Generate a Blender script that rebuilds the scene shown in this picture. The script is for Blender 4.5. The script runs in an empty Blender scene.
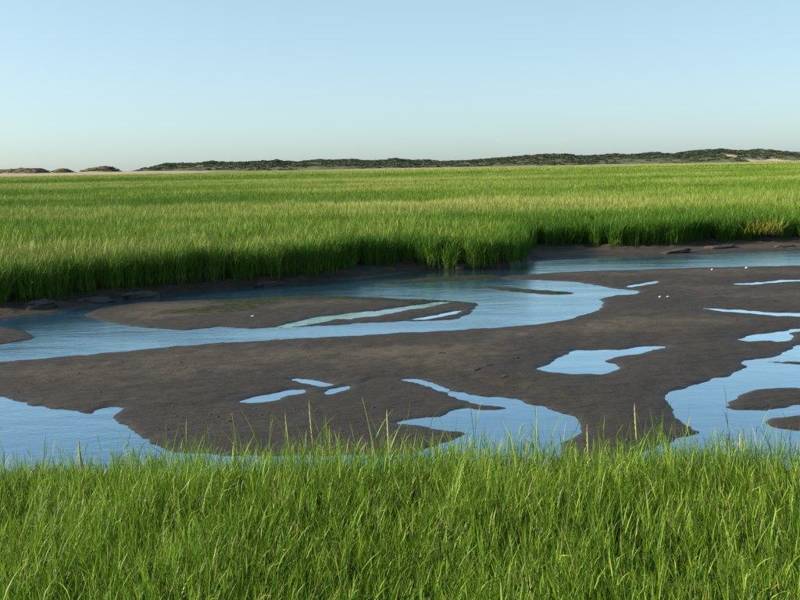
# Salt marsh with a tidal creek, mud flats and pools, dunes on the horizon.
import bpy, math, random
import numpy as np
from mathutils import Matrix, Vector

SC = bpy.context.scene
COL = SC.collection
rng = np.random.default_rng(7)
random.seed(7)

# ------------------------------------------------------------------ camera
EYE = 3.0                                   # metres above the water
PITCH = math.atan((300 - 166.0) / 966.0)
ROLL = math.radians(1.05)
cam_data = bpy.data.cameras.new('camera')
cam_data.sensor_width = 36.0
cam_data.lens = 36.0 * 966.0 / 800.0
cam_data.clip_start = 0.05
cam_data.clip_end = 20000
cam = bpy.data.objects.new('camera', cam_data)
COL.objects.link(cam)
_r = Vector((1, 0, 0)); _u = Vector((0, math.sin(PITCH), math.cos(PITCH))); _f = Vector((0, math.cos(PITCH), -math.sin(PITCH)))
_cx = math.cos(ROLL) * _r - math.sin(ROLL) * _u
_cy = math.sin(ROLL) * _r + math.cos(ROLL) * _u
_cz = -_f
cam.matrix_world = Matrix(((_cx.x, _cy.x, _cz.x, 0), (_cx.y, _cy.y, _cz.y, 0), (_cx.z, _cy.z, _cz.z, EYE), (0, 0, 0, 1)))
SC.camera = cam

# ------------------------------------------------------------------ light
SUN_EL = math.radians(20)
SUN_AZ = math.atan2(-0.99, -0.02)           # sun stands to the left, about level with the camera
sun_dir = Vector((math.sin(SUN_AZ) * math.cos(SUN_EL), math.cos(SUN_AZ) * math.cos(SUN_EL), math.sin(SUN_EL)))
world = bpy.data.worlds.new('World'); SC.world = world; world.use_nodes = True
wn = world.node_tree.nodes; wl = world.node_tree.links
wn.clear()
sky = wn.new('ShaderNodeTexSky'); sky.sky_type = 'NISHITA'; sky.sun_disc = False
sky.sun_elevation = SUN_EL; sky.sun_rotation = SUN_AZ
sky.altitude = 0; sky.air_density = 0.78; sky.dust_density = 1.1; sky.ozone_density = 2.4
bg = wn.new('ShaderNodeBackground'); bg.inputs['Strength'].default_value = 0.15
wo = wn.new('ShaderNodeOutputWorld')
gm = wn.new('ShaderNodeGamma'); gm.inputs['Gamma'].default_value = 0.52      # hazier, softer gradient over the whole dome
wl.new(sky.outputs[0], gm.inputs['Color']); wb = wn.new('ShaderNodeMix'); wb.data_type = 'RGBA'; wb.blend_type = 'MULTIPLY'; wb.inputs[0].default_value = 1.0
wb.inputs[7].default_value = (1.0, 1.16, 1.18, 1)      # cool white balance, the same everywhere
wl.new(gm.outputs[0], wb.inputs[6]); wl.new(wb.outputs[2], bg.inputs['Color']); wl.new(bg.outputs[0], wo.inputs['Surface'])
sl = bpy.data.lights.new('sun', 'SUN'); sl.energy = 5.0; sl.angle = math.radians(0.55); sl.color = (1.0, 0.90, 0.74)
so = bpy.data.objects.new('sun', sl); COL.objects.link(so)
so.rotation_euler = sun_dir.to_track_quat('Z', 'Y').to_euler(); so.location = (-40, -20, 40)
SC.view_settings.view_transform = 'Standard'; SC.view_settings.look = 'None'
SC.view_settings.exposure = 1.2; SC.view_settings.gamma = 1.0; SC.view_settings.use_curve_mapping = False
SC.render.engine = 'CYCLES'
SC.cycles.max_bounces = 6; SC.cycles.diffuse_bounces = 3; SC.cycles.glossy_bounces = 3; SC.cycles.transparent_max_bounces = 8
SC.cycles.transmission_bounces = 4; SC.cycles.caustics_reflective = False; SC.cycles.caustics_refractive = False

# ------------------------------------------------------------------ ground plan (metres; camera at 0,0)
WATER = {
    'creek': [(-9.73, 13.93),(-8.43, 14.23),(-7.22, 14.84),(-6.44, 15.24),(-5.57, 15.53),(-4.99, 15.77),(-4.11, 16.22),(-3.47, 16.43),(-2.47, 16.71),(-1.44, 16.96),(-0.37, 17.15),(0.35, 17.34),(1.46, 17.54),(2.23, 17.8),(3.06, 18.29),(3.67, 18.97),(4.15, 19.86),(4.39, 20.57),(4.42, 21.04),(4.75, 21.65),(5.12, 21.77),(5.4, 21.91),(5.6, 22.51),(5.25, 22.84),(4.98, 23.26),(4.74, 23.9),(4.35, 24.49),(3.65, 24.92),(2.9, 25.22),(2.67, 25.53),(2.97, 25.86),(3.55, 26.1),(4.44, 26.57),(5.59, 26.76),(6.72, 26.83),(8.47, 27.06),(10.15, 27.03),(11.3, 27.1),(13.11, 27.34),(16.29, 27.91),(21.05, 28.88),(24.45, 33.6),(18.82, 32.3),(15.18, 31.71),(13.15, 31.57),(11.07, 31.26),(9.64, 30.84),(8.29, 30.59),(7.6, 30.38),(6.35, 30.46),(5.02, 30.05),(4.17, 29.58),(3.65, 29.06),(2.99, 28.59),(2.38, 28.41),(1.18, 27.92),(0.01, 27.19),(-1.08, 26.13),(-2.12, 25.6),(-3.13, 25.09),(-4.08, 24.5),(-4.99, 23.93),(-5.83, 23.29),(-6.6, 22.59),(-6.91, 22.05),(-7.12, 21.28),(-7.37, 20.72),(-7.83, 20.21),(-8.27, 19.72),(-9.26, 19.2),(-10.83, 18.43),(-12.36, 17.83)],
    'tongue': [(-2.37, 18.13),(-1.98, 18.87),(-1.63, 19.34),(-1.14, 19.68),(-0.43, 20.15),(0.21, 20.65),(0.55, 20.92),(0.89, 21.19),(1.1, 21.0),(0.64, 20.53),(0.42, 20.26),(-0.0, 19.88),(-0.51, 19.34),(-1.0, 18.98),(-1.3, 18.94),(-1.47, 18.66),(-1.92, 18.26)],
    'sliver': [(0.23, 18.79),(0.6, 19.2),(1.03, 19.69),(1.26, 19.8),(1.11, 19.41),(0.79, 19.05),(0.48, 18.76)],
    'streak_a': [(5.57, 23.37),(5.94, 23.72),(6.49, 24.26),(6.43, 23.97),(5.91, 23.4),(5.55, 23.08)],
    'streak_b': [(8.05, 23.3),(8.48, 23.53),(9.17, 23.74),(9.64, 23.98),(10.02, 23.99),(11.58, 24.11),(11.39, 23.71),(9.86, 23.61),(9.03, 23.37),(8.47, 23.17)],
    'long': [(6.22, 19.6),(6.51, 19.43),(7.16, 19.0),(7.48, 18.79),(7.83, 18.69),(9.15, 18.19),(8.98, 17.84),(7.64, 18.24),(7.16, 18.48),(6.72, 18.89),(6.35, 19.27)],
    'p_small': [(5.68, 15.93),(6.11, 16.41),(6.44, 16.58),(6.75, 16.7),(6.95, 16.89),(7.14, 17.03),(8.36, 17.33),(8.16, 16.92),(6.98, 16.63),(6.73, 16.45),(6.54, 15.89),(6.28, 15.73),(6.13, 15.79),(5.87, 15.74)],
    'p_mid': [(2.02, 13.89),(2.2, 14.23),(2.47, 14.74),(2.74, 15.2),(2.89, 15.31),(3.21, 15.32),(3.46, 15.34),(3.63, 15.37),(3.91, 15.52),(4.22, 15.57),(4.26, 15.48),(4.1, 15.32),(3.78, 15.02),(3.49, 14.8),(3.24, 14.59),(3.08, 14.37),(3.16, 14.22),(3.26, 13.92),(3.14, 13.72),(2.85, 13.57),(2.55, 13.53),(2.29, 13.69)],
    'p_right': [(3.42, 12.11),(3.59, 12.4),(3.86, 12.64),(4.04, 12.8),(4.35, 13.12),(4.61, 13.26),(4.81, 13.57),(5.04, 13.76),(5.08, 13.86),(5.08, 14.12),(5.27, 14.32),(5.53, 14.41),(5.8, 14.58),(6.02, 14.88),(6.2, 15.12),(6.49, 15.44),(7.8, 16.14),(9.95, 16.93),(5.37, 8.98),(4.24, 9.05),(2.91, 9.13),(2.47, 9.41),(2.57, 9.79),(2.82, 10.06),(3.04, 10.26),(3.23, 10.43),(3.24, 10.68),(3.25, 10.98),(3.28, 11.3),(3.37, 11.59),(3.36, 11.79)],
    'p_mid2': [(-0.02, 13.36),(0.16, 13.42),(0.33, 13.28),(0.49, 12.99),(0.65, 12.74),(0.84, 12.5),(1.02, 12.27),(1.14, 12.17),(1.28, 12.27),(1.42, 12.12),(1.61, 11.82),(1.77, 11.66),(1.86, 11.45),(1.98, 11.21),(2.04, 10.98),(2.03, 10.72),(1.91, 10.4),(1.75, 10.1),(1.65, 9.7),(1.36, 9.28),(0.76, 9.25),(0.17, 9.29),(0.02, 9.43),(0.07, 9.76),(0.29, 10.04),(0.52, 10.25),(0.68, 10.48),(0.67, 10.62),(0.43, 10.72),(0.21, 10.93),(-0.09, 11.08),(0.09, 11.25),(0.36, 11.3),(0.52, 11.5),(0.69, 11.66),(0.81, 11.73),(0.96, 11.62),(1.14, 11.53),(1.28, 11.67),(1.17, 11.83),(0.98, 11.87),(0.81, 12.12),(0.63, 12.41),(0.48, 12.73),(0.32, 13.02),(0.15, 13.26)],
    'p_left': [(-9.15, 14.43),(-6.55, 13.42),(-5.42, 12.73),(-5.05, 12.48),(-4.52, 12.12),(-4.04, 11.83),(-3.84, 11.7),(-3.86, 11.87),(-3.79, 12.02),(-3.58, 12.05),(-3.58, 11.85),(-3.59, 11.65),(-3.39, 11.31),(-3.15, 10.94),(-2.99, 10.68),(-2.8, 10.39),(-2.57, 10.15),(-2.33, 10.02),(-2.15, 9.94),(-1.77, 9.84),(-1.18, 9.82),(-0.55, 9.8),(0.01, 9.8),(0.01, 9.43),(-1.03, 9.3),(-3.04, 9.35),(-6.15, 9.53)],
    's1': [(-2.08, 12.28),(-1.89, 12.57),(-1.71, 12.73),(-1.52, 12.89),(-1.27, 12.93),(-1.3, 12.73),(-1.54, 12.47),(-1.77, 12.22),(-1.96, 12.17)],
    's2': [(-1.54, 13.58),(-1.3, 13.43),(-0.96, 13.2),(-1.06, 13.07),(-1.28, 13.21),(-1.48, 13.42)],
    's3': [(-1.02, 12.71),(-0.87, 12.95),(-0.71, 13.07),(-0.76, 12.83),(-0.89, 12.64),(-0.98, 12.59)],
}
BARS = {
    'big': [(-6.69, 20.21),(-6.63, 21.14),(-6.34, 21.65),(-5.98, 22.01),(-5.52, 22.03),(-4.63, 22.16),(-3.72, 22.29),(-2.82, 22.52),(-1.88, 22.56),(-0.93, 22.26),(0.0, 21.79),(0.68, 21.54),(1.11, 21.32),(1.54, 21.02),(1.68, 20.62),(1.53, 19.84),(1.33, 19.25),(1.07, 18.76),(0.58, 18.57),(0.23, 18.61),(-0.01, 18.58),(-0.78, 18.49),(-1.16, 18.35),(-1.54, 18.28),(-1.91, 18.14),(-2.29, 18.13),(-2.66, 18.05),(-3.06, 18.15),(-3.47, 18.31),(-3.81, 18.12),(-4.15, 17.93),(-4.61, 18.27),(-5.05, 18.49),(-5.28, 18.63),(-5.66, 18.92),(-5.94, 19.2),(-6.27, 19.62)],
    'bar': [(2.0, 23.9),(2.46, 23.55),(3.13, 23.03),(3.76, 22.49),(4.0, 22.24),(3.69, 22.06),(3.25, 22.21),(2.83, 22.55),(2.19, 23.28)],
    'left': [(-11.81, 18.76),(-9.14, 18.94),(-7.89, 18.81),(-7.6, 18.65),(-7.15, 18.15),(-6.7, 17.56),(-6.71, 17.25),(-6.91, 17.07),(-7.09, 16.84),(-7.95, 16.41),(-9.84, 15.55)],
    'strip': [(-0.64, 24.71),(0.01, 25.16),(0.82, 25.83),(1.65, 26.17),(2.46, 26.16),(2.77, 25.75),(2.38, 25.23),(1.57, 25.02),(0.78, 24.82),(0.01, 24.62)],
    'r1': [(3.98, 11.67),(4.24, 11.99),(4.49, 12.24),(4.71, 12.39),(4.93, 12.46),(5.26, 12.46),(6.1, 12.57),(5.68, 11.67),(4.89, 11.58),(4.74, 11.49),(4.44, 11.36),(4.19, 11.33),(4.03, 11.39),(3.95, 11.5)],
    'r2': [(4.2, 10.87),(4.44, 11.04),(4.69, 11.09),(5.47, 11.24),(5.13, 10.51),(4.42, 10.43),(4.2, 10.57),(4.15, 10.74)],
    'r3': [(5.48, 14.15),(5.67, 14.18),(5.94, 14.11),(6.73, 13.89),(6.67, 13.76),(5.72, 13.93)],
}
ALGAE = {
    'a1': [(-5.03, 20.01),(-4.29, 20.48),(-3.74, 21.01),(-3.32, 21.18),(-2.63, 21.33),(-2.97, 20.54),(-3.35, 19.95),(-4.16, 19.84)],
    'a2': [(-4.43, 21.72),(-4.08, 22.34),(-3.57, 22.8),(-2.62, 22.84),(-1.9, 22.74),(-2.06, 21.9),(-2.81, 21.51),(-3.59, 21.45)],
    'a3': [(-2.02, 22.76),(-0.94, 22.52),(0.0, 22.05),(0.91, 21.67),(1.27, 20.98),(0.86, 20.57),(0.39, 20.78),(-0.0, 21.22),(-0.91, 21.67),(-1.94, 21.8)],
    'a4': [(-0.64, 24.71),(0.01, 25.16),(0.82, 25.83),(1.65, 26.17),(2.46, 26.16),(2.77, 25.75),(2.38, 25.23),(1.57, 25.02),(0.78, 24.82),(0.01, 24.62)],
    'a5': [(2.0, 23.9),(2.46, 23.55),(3.13, 23.03),(3.76, 22.49),(4.0, 22.24),(3.69, 22.06),(3.25, 22.21),(2.83, 22.55),(2.19, 23.28)],
}
BANK = [(-13.27, 18.09), (-12.29, 19.59), (-10.97, 21.01), (-8.79, 21.04), (-8.03, 22.01), (-7.24, 23.17), (-5.99, 23.99), (-4.15, 25.0), (-2.66, 25.7), (-1.38, 26.88), (-0.42, 28.41), (0.32, 28.42), (0.89, 28.02), (1.75, 27.71), (2.61, 27.7), (3.23, 28.03), (3.64, 29.03), (4.03, 30.83), (4.34, 32.69), (4.85, 33.63), (5.66, 33.88), (6.71, 33.86), (7.29, 33.29), (8.32, 33.27), (9.35, 33.25), (10.04, 34.21), (10.57, 35.04), (12.32, 34.85), (13.15, 35.13), (14.57, 35.03), (18.85, 36.28), (23.28, 37.37), (27.98, 38.53)]
SCARP = [(-3.62, 12.0), (-3.11, 12.12), (-2.6, 12.16), (-2.08, 12.36), (-1.71, 12.79), (-1.26, 12.99), (-0.72, 13.13), (-0.45, 13.49), (0.27, 13.76), (0.97, 13.43), (1.6, 12.76), (2.07, 12.32)]
CRESTS = [[(-211.9, 4.5), (-206.6, 4.4), (-201.2, 4.9), (-195.9, 4.8), (-190.6, 4.7), (-186.5, 2.2)], [(-185.4, 2.2), (-184.3, 2.7), (-181.0, 4.2), (-177.3, 4.1), (-174.7, 3.0), (-171.0, 1.7)], [(-171.0, 1.9), (-169.9, 2.9), (-165.0, 4.2), (-159.6, 4.8), (-154.3, 5.0), (-150.6, 3.6), (-147.5, 2.0)], [(-179.0, 1.4), (-170.4, 3.0), (-162.5, 3.4), (-157.7, 5.9), (-152.4, 7.1), (-142.6, 7.2), (-129.5, 7.3), (-124.2, 8.2), (-113.1, 7.3), (-96.7, 7.4), (-83.5, 7.8), (-78.3, 8.3), (-70.5, 6.9), (-63.9, 7.1), (-50.8, 7.8), (-37.7, 7.3), (-31.1, 7.8), (-21.3, 6.6), (-11.4, 6.8), (-1.6, 7.9), (8.2, 6.4), (18.1, 6.6), (27.9, 5.4), (41.0, 5.5), (54.1, 5.9), (67.3, 7.0), (80.4, 7.7), (86.9, 8.2), (106.6, 8.9), (119.7, 7.3), (132.8, 7.4), (142.7, 8.2), (152.5, 7.1), (162.3, 7.9), (168.9, 8.7), (175.4, 8.0), (182.0, 7.2), (191.8, 9.0), (201.6, 9.7), (211.5, 9.9), (221.3, 9.1), (227.9, 8.6), (237.7, 9.4), (247.6, 8.3), (254.1, 7.5), (264.0, 6.7)]]

# ------------------------------------------------------------------ numeric helpers
def _hash(ix, iy, seed):
    h = (ix.astype(np.int64) * 374761393 + iy.astype(np.int64) * 668265263 + seed * 1442695041) & 0x7fffffff
    h = ((h ^ (h >> 13)) * 1274126177) & 0x7fffffff
    h = h ^ (h >> 16)
    return (h & 0xffffff) / float(0xffffff)

def vnoise(x, y, seed=0):
    ix = np.floor(x); iy = np.floor(y); fx = x - ix; fy = y - iy
    fx = fx * fx * (3 - 2 * fx); fy = fy * fy * (3 - 2 * fy)
    a = _hash(ix, iy, seed); b = _hash(ix + 1, iy, seed); c = _hash(ix, iy + 1, seed); d = _hash(ix + 1, iy + 1, seed)
    return (a * (1 - fx) + b * fx) * (1 - fy) + (c * (1 - fx) + d * fx) * fy

def fbm(x, y, octaves=4, seed=0):
    s = np.zeros_like(np.asarray(x, float)); amp = 0.5; tot = 0
    for o in range(octaves):
        s = s + amp * vnoise(x * 2 ** o + 17.3 * o, y * 2 ** o - 9.1 * o, seed + o * 31); tot += amp; amp *= 0.5
    return s / tot * 2 - 1

def sstep(a, b, x):
    t = np.clip((x - a) / (b - a), 0, 1)
    return t * t * (3 - 2 * t)

def smooth_poly(pts, n=3):
    p = np.array(pts, float); N = len(p); out = []
    for i in range(N):
        p0, p1, p2, p3 = p[(i - 1) % N], p[i], p[(i + 1) % N], p[(i + 2) % N]
        m1 = (p2 - p0) * 0.42; m2 = (p3 - p1) * 0.42
        L = np.linalg.norm(p2 - p1)
        for m in (m1, m2):
            l = np.linalg.norm(m)
            if l > L: m *= L / l
        for k in range(n):
            t = k / n
            out.append((2*t**3 - 3*t**2 + 1) * p1 + (t**3 - 2*t**2 + t) * m1 + (-2*t**3 + 3*t**2) * p2 + (t**3 - t**2) * m2)
    return np.array(out)

def poly_sd(x, y, poly, clip=1.6):
    """signed distance (negative inside), clipped"""
    shp = x.shape; x = x.ravel(); y = y.ravel()
    res = np.full(x.shape, clip)
    lo = poly.min(0) - clip; hi = poly.max(0) + clip
    idx = np.nonzero((x > lo[0]) & (x < hi[0]) & (y > lo[1]) & (y < hi[1]))[0]
    if len(idx):
        px, py = x[idx], y[idx]
        d2 = np.full(px.shape, clip * clip); ins = np.zeros(px.shape, bool)
        N = len(poly)
        for i in range(N):
            ax, ay = poly[i]; bx, by = poly[(i + 1) % N]
            ex, ey = bx - ax, by - ay
            L2 = ex * ex + ey * ey + 1e-12
            wx, wy = px - ax, py - ay
            t = np.clip((wx * ex + wy * ey) / L2, 0, 1)
            dd = (wx - t * ex) ** 2 + (wy - t * ey) ** 2
            np.minimum(d2, dd, out=d2)
            if ay != by:
                c = (ay > py) != (by > py)
                ins ^= c & (px < ex * (py - ay) / (by - ay) + ax)
        d = np.sqrt(d2)
        res[idx] = np.where(ins, -d, d)
    return res.reshape(shp)

WP = {k: smooth_poly(v) for k, v in WATER.items()}
IP = {k: smooth_poly(v) for k, v in BARS.items()}
AP = {k: smooth_poly(v) for k, v in ALGAE.items()}
b = BANK
MARSH = np.array([(-400, 12.0), (-60, 13.5), (-24, 15.0)] + b + [(40, 39.5), (70, 46), (140, 62), (400, 100), (900, 200), (900, 5000), (-900, 5000), (-900, 20)], float)
# the middle run of the bank is rounded off, the far frame is not
MARSH_N = MARSH

def water_sd(x, y):
    w = np.full(x.shape, 1.6)
    for k, p in WP.items():
        if k not in ('tongue', 'sliver'):
            w = np.minimum(w, poly_sd(x, y, p))
    for k, p in IP.items():
        w = np.maximum(w, -poly_sd(x, y, p))
    for k in ('tongue', 'sliver'):
        w = np.minimum(w, poly_sd(x, y, WP[k]))
    return w

def bank_sd(x, y):
    s = poly_sd(x, y, MARSH_N, 9.0)
    return s + 0.16 * fbm(x * 0.8, y * 0.8, 3, 5) + 0.05 * fbm(x * 3.5, y * 3.5, 2, 6)

NEAR_EDGE = 6.6
def near_z(x, y):
    e = 0.18 * fbm(x * 0.6, y * 0.6, 2, 77)
    return 0.66 - 0.71 * sstep(6.2, 9.4, y + e) + 0.03 * fbm(x * 1.5, y * 1.5, 3, 12)

def land(x, y):
    """height of the land, with the water and bank distances"""
    sw = water_sd(x, y)
    jit = 0.055 * fbm(x * 2.0, y * 2.6, 3, 1) + 0.050 * fbm(x * 6, y * 7, 2, 2)
    sw = sw + jit * sstep(-1.5, 0.1, sw)
    sb = bank_sd(x, y)
    pos = np.maximum(sw, 0); neg = np.minimum(sw, 0)
    z = 0.020 * (1 - np.exp(-pos / 0.05)) + 0.06 * (1 - np.exp(-pos / 0.9)) - 0.03 * (neg < 0) * (1 - np.exp(neg / 0.06)) - 0.14 * (1 - np.exp(neg / 1.2))
    z = z + sstep(0.05, 0.9, pos) * (0.022 * fbm(x * 0.45, y * 0.7, 3, 3) + 0.012 * fbm(x * 2.4, y * 3.4, 3, 4)) + sstep(0.0, 0.25, pos) * (0.008 * fbm(x * 6, y * 6, 2, 8) + 0.007 * np.abs(fbm(x * 1.6, y * 2.2, 3, 18)) * 2 - .006)
    z = z + (0.016 * fbm(x * 4.5, y * 6, 3, 28)) * np.exp(-(sw / .22) ** 2)          # ragged, half-drowned margins
    # low scarp in the mud in front
    sx = np.array([p[0] for p in SCARP]); sy = np.array([p[1] for p in SCARP])
    line = np.interp(x, sx, sy) + 0.05 * fbm(x * 3, y * 0 + 1.0, 3, 9)
    on = sstep(sx[0] - 0.1, sx[0] + 0.3, x) * (1 - sstep(sx[-1] - 0.8, sx[-1], x))
    drop = on * sstep(0.0, 0.12, line - y) * (1 - 0.5 * sstep(0.4, 2.2, line - y))
    z = np.where(z > 0.02, np.maximum(0.02, z - 0.045 * drop), z)
    # marsh bank: a low scarp with slumped lumps at its foot
    lump = 0.5 + 0.5 * fbm(x * 1.6, y * 1.6, 3, 21)
    face = 0.17 * (1 - sstep(-0.08, 0.16, sb)) + 0.20 * (1 - sstep(-2.2, -0.1, sb)) + 0.02 * fbm(x * 3, y * 3, 2, 33) * (sb < 0)
    foot = (0.03 + 0.17 * lump) * (1 - sstep(-0.1, 1.3, sb)) + 0.05 * fbm(x * 5, y * 5, 2, 22) * sstep(1.0, 0.5, sb)
    bankz = np.maximum(face, foot) * np.where(sb > 0, sstep(-0.04, 0.35, sw), 1.0)
    z = np.where(sb < 1.0, np.maximum(z, np.where(sb < 0.0, np.maximum(face, foot), np.where(bankz > .004, bankz, -9.))), z)
    return z, sw, sb

def grid_mesh(name, X, Y, Z, keep=None, attrs=None):
    ny, nx = X.shape
    co = np.stack([X.ravel(), Y.ravel(), Z.ravel()], 1)
    i = np.arange(ny - 1)[:, None] * nx + np.arange(nx - 1)[None, :]
    q = np.stack([i, i + 1, i + nx + 1, i + nx], -1).reshape(-1, 4)
    if keep is not None:
        q = q[keep[:-1, :-1].ravel() & keep[1:, :-1].ravel() & keep[:-1, 1:].ravel() & keep[1:, 1:].ravel()]
    used = np.unique(q); remap = np.full(len(co), -1); remap[used] = np.arange(len(used))
    return np_mesh(name, co[used], remap[q], {k: v.ravel()[used] for k, v in (attrs or {}).items()}, smooth=True)

def np_mesh(name, co, faces, attrs=None, smooth=False):
    me = bpy.data.meshes.new(name)
    co = np.ascontiguousarray(co, np.float32); faces = np.ascontiguousarray(faces, np.int32)
    n, k = faces.shape
    me.vertices.add(len(co)); me.vertices.foreach_set('co', co.ravel())
    me.loops.add(n * k); me.loops.foreach_set('vertex_index', faces.ravel())
    me.polygons.add(n); me.polygons.foreach_set('loop_start', np.arange(0, n * k, k, dtype=np.int32))
    me.update(calc_edges=True)
    for a, v in (attrs or {}).items():
        at = me.attributes.new(a, 'FLOAT', 'POINT'); at.data.foreach_set('value', np.ascontiguousarray(v, np.float32))
    if smooth:
        me.polygons.foreach_set('use_smooth', np.ones(n, bool))
    me.validate(); me.update()
    return me

def add(name, me, mats, parent=None, loc=(0, 0, 0), kind=None, label=None, cat=None, group=None):
    o = bpy.data.objects.new(name, me); COL.objects.link(o); o.location = loc
    if me is not None and mats is not None and not me.materials:
        for m in (mats if isinstance(mats, (list, tuple)) else [mats]): me.materials.append(m)
    if parent is not None: o.parent = parent
    if kind: o['kind'] = kind
    if label: o['label'] = label
    if cat: o['category'] = cat
    if group: o['group'] = group
    return o

# ------------------------------------------------------------------ materials
class NT:
    def __init__(self, name):
        self.m = bpy.data.materials.new(name); self.m.use_nodes = True
        self.t = self.m.node_tree; self.t.nodes.clear()
        self.out = self.n('ShaderNodeOutputMaterial')
    def n(self, typ, **kw):
        nd = self.t.nodes.new(typ)
        for k, v in kw.items(): setattr(nd, k, v)
        return nd
    def l(self, a, b): self.t.links.new(a, b)
    def attr(self, name, typ='GEOMETRY'):
        return self.n('ShaderNodeAttribute', attribute_name=name, attribute_type=typ).outputs['Fac']
    def math(self, op, a, b=None, clamp=False):
        nd = self.n('ShaderNodeMath', operation=op, use_clamp=clamp)
        for i, v in enumerate((a, b)):
            if v is None: continue
            if isinstance(v, (int, float)): nd.inputs[i].default_value = v
            else: self.l(v, nd.inputs[i])
        return nd.outputs[0]
    def mix(self, fac, a, b):
        nd = self.n('ShaderNodeMix', data_type='RGBA')
        for s, v in ((nd.inputs[0], fac), (nd.inputs[6], a), (nd.inputs[7], b)):
            if isinstance(v, (int, float)): s.default_value = v
            elif isinstance(v, tuple): s.default_value = (*v, 1)
            else: self.l(v, s)
        return nd.outputs[2]
    def rng(self, v, a, b, c=0., d=1.):
        nd = self.n('ShaderNodeMapRange'); nd.inputs[1].default_value = a; nd.inputs[2].default_value = b
        nd.inputs[3].default_value = c; nd.inputs[4].default_value = d
        self.l(v, nd.inputs[0]); return nd.outputs[0]
    def pos(self, scale=(1, 1, 1)):
        g = self.n('ShaderNodeNewGeometry'); mp = self.n('ShaderNodeMapping'); mp.inputs['Scale'].default_value = scale
        self.l(g.outputs['Position'], mp.inputs['Vector']); return mp.outputs[0]
    def noise(self, vec, scale, detail=4, rough=0.55):
        nd = self.n('ShaderNodeTexNoise'); nd.inputs['Scale'].default_value = scale
        nd.inputs['Detail'].default_value = detail; nd.inputs['Roughness'].default_value = rough
        self.l(vec, nd.inputs['Vector']); return nd.outputs['Fac']

def mud_material():
    t = NT('wet_mud'); p = t.pos()
    wet = t.attr('wet'); alg = t.attr('algae'); bank = t.attr('bank')
    n1 = t.noise(p, 0.7, 5); n2 = t.noise(t.pos((1, 1.8, 1)), 4.5, 5, 0.65); n3 = t.noise(p, 38, 3, 0.7)
    dry = t.mix(t.rng(n1, .35, .65), (0.056, 0.046, 0.034), (0.100, 0.083, 0.061))
    dry = t.mix(t.rng(n2, .40, .72, 0, .55), dry, (0.034, 0.026, 0.018))
    dry = t.mix(t.rng(n3, .55, .75, 0, .22), dry, (0.10, 0.086, 0.064))
    rust = t.rng(t.noise(p, 1.6, 4), .60, .72, 0, .45)
    dry = t.mix(rust, dry, (0.040, 0.025, 0.017))
    wetf = t.math('MULTIPLY', wet, t.rng(n2, .25, .6, .65, 1.), True)
    col = t.mix(wetf, dry, (0.029, 0.0235, 0.0175))
    col = t.mix(t.math('MULTIPLY', bank, .75), col, (0.042, 0.033, 0.023))
    ag = t.math('MULTIPLY', alg, t.rng(t.noise(t.pos((1, 2, 1)), 8, 5, .75), .40, .56), True)
    col = t.mix(ag, col, (0.019, 0.030, 0.008))
    b = t.n('ShaderNodeBsdfPrincipled'); t.l(col, b.inputs['Base Color'])
    t.l(t.math('SUBTRACT', t.rng(wetf, 0, 1, .9, .68), t.math('MULTIPLY', t.attr('sheen'), .35)), b.inputs['Roughness']); t.l(t.rng(ag, 0, 1, .18, .02), b.inputs['Specular IOR Level'])
    bm = t.n('ShaderNodeBump'); bm.inputs['Strength'].default_value = .8; bm.inputs['Distance'].default_value = .05
    h = t.math('ADD', t.math('MULTIPLY', n2, .6), t.math('MULTIPLY', n3, .12))
    h = t.math('ADD', h, t.math('MULTIPLY', t.noise(t.pos((.8, 2.6, 1)), 7, 2), .5))
    t.l(h, bm.inputs['Height']); t.l(bm.outputs[0], b.inputs['Normal'])
    t.l(b.outputs[0], t.out.inputs['Surface']); return t.m

def water_material(name, strength, scale, stretch=(1, 1.6, 1), rough=0.03, tint=(0.16, 0.34, 0.44), boost=2.0, body=(0.016, 0.110, 0.235)):
    t = NT(name)
    bm = t.n('ShaderNodeBump'); bm.inputs['Strength'].default_value = strength; bm.inputs['Distance'].default_value = .05
    a = t.noise(t.pos(stretch), scale, 3, .6); c = t.noise(t.pos(stretch), scale * .22, 3, .5)
    patch = t.rng(t.noise(t.pos((.5, 1.4, 1)), .8, 3), .38, .62, .35, 1.)     # gusts: calm and ruffled water
    h = t.math('MULTIPLY', t.math('ADD', a, t.math('MULTIPLY', c, 1.5)), patch)
    t.l(h, bm.inputs['Height'])
    fr = t.n('ShaderNodeFresnel'); fr.inputs['IOR'].default_value = 1.333; t.l(bm.outputs[0], fr.inputs['Normal'])
    gl = t.n('ShaderNodeBsdfGlossy'); gl.inputs['Roughness'].default_value = rough; gl.inputs['Color'].default_value = (0.86, 0.98, 1.0, 1); t.l(bm.outputs[0], gl.inputs['Normal'])
    tr = t.n('ShaderNodeBsdfTransparent'); tr.inputs['Color'].default_value = (*tint, 1)
    bd = t.n('ShaderNodeBsdfDiffuse'); bd.inputs['Color'].default_value = (*body, 1)       # silt scattering in the water
    mb = t.n('ShaderNodeMixShader'); mb.inputs[0].default_value = .6; t.l(tr.outputs[0], mb.inputs[1]); t.l(bd.outputs[0], mb.inputs[2]); tr = mb
    mx = t.n('ShaderNodeMixShader'); t.l(t.math('MULTIPLY', fr.outputs[0], boost, True), mx.inputs[0]); t.l(tr.outputs[0], mx.inputs[1]); t.l(gl.outputs[0], mx.inputs[2])
    t.l(mx.outputs[0], t.out.inputs['Surface']); return t.m

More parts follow.
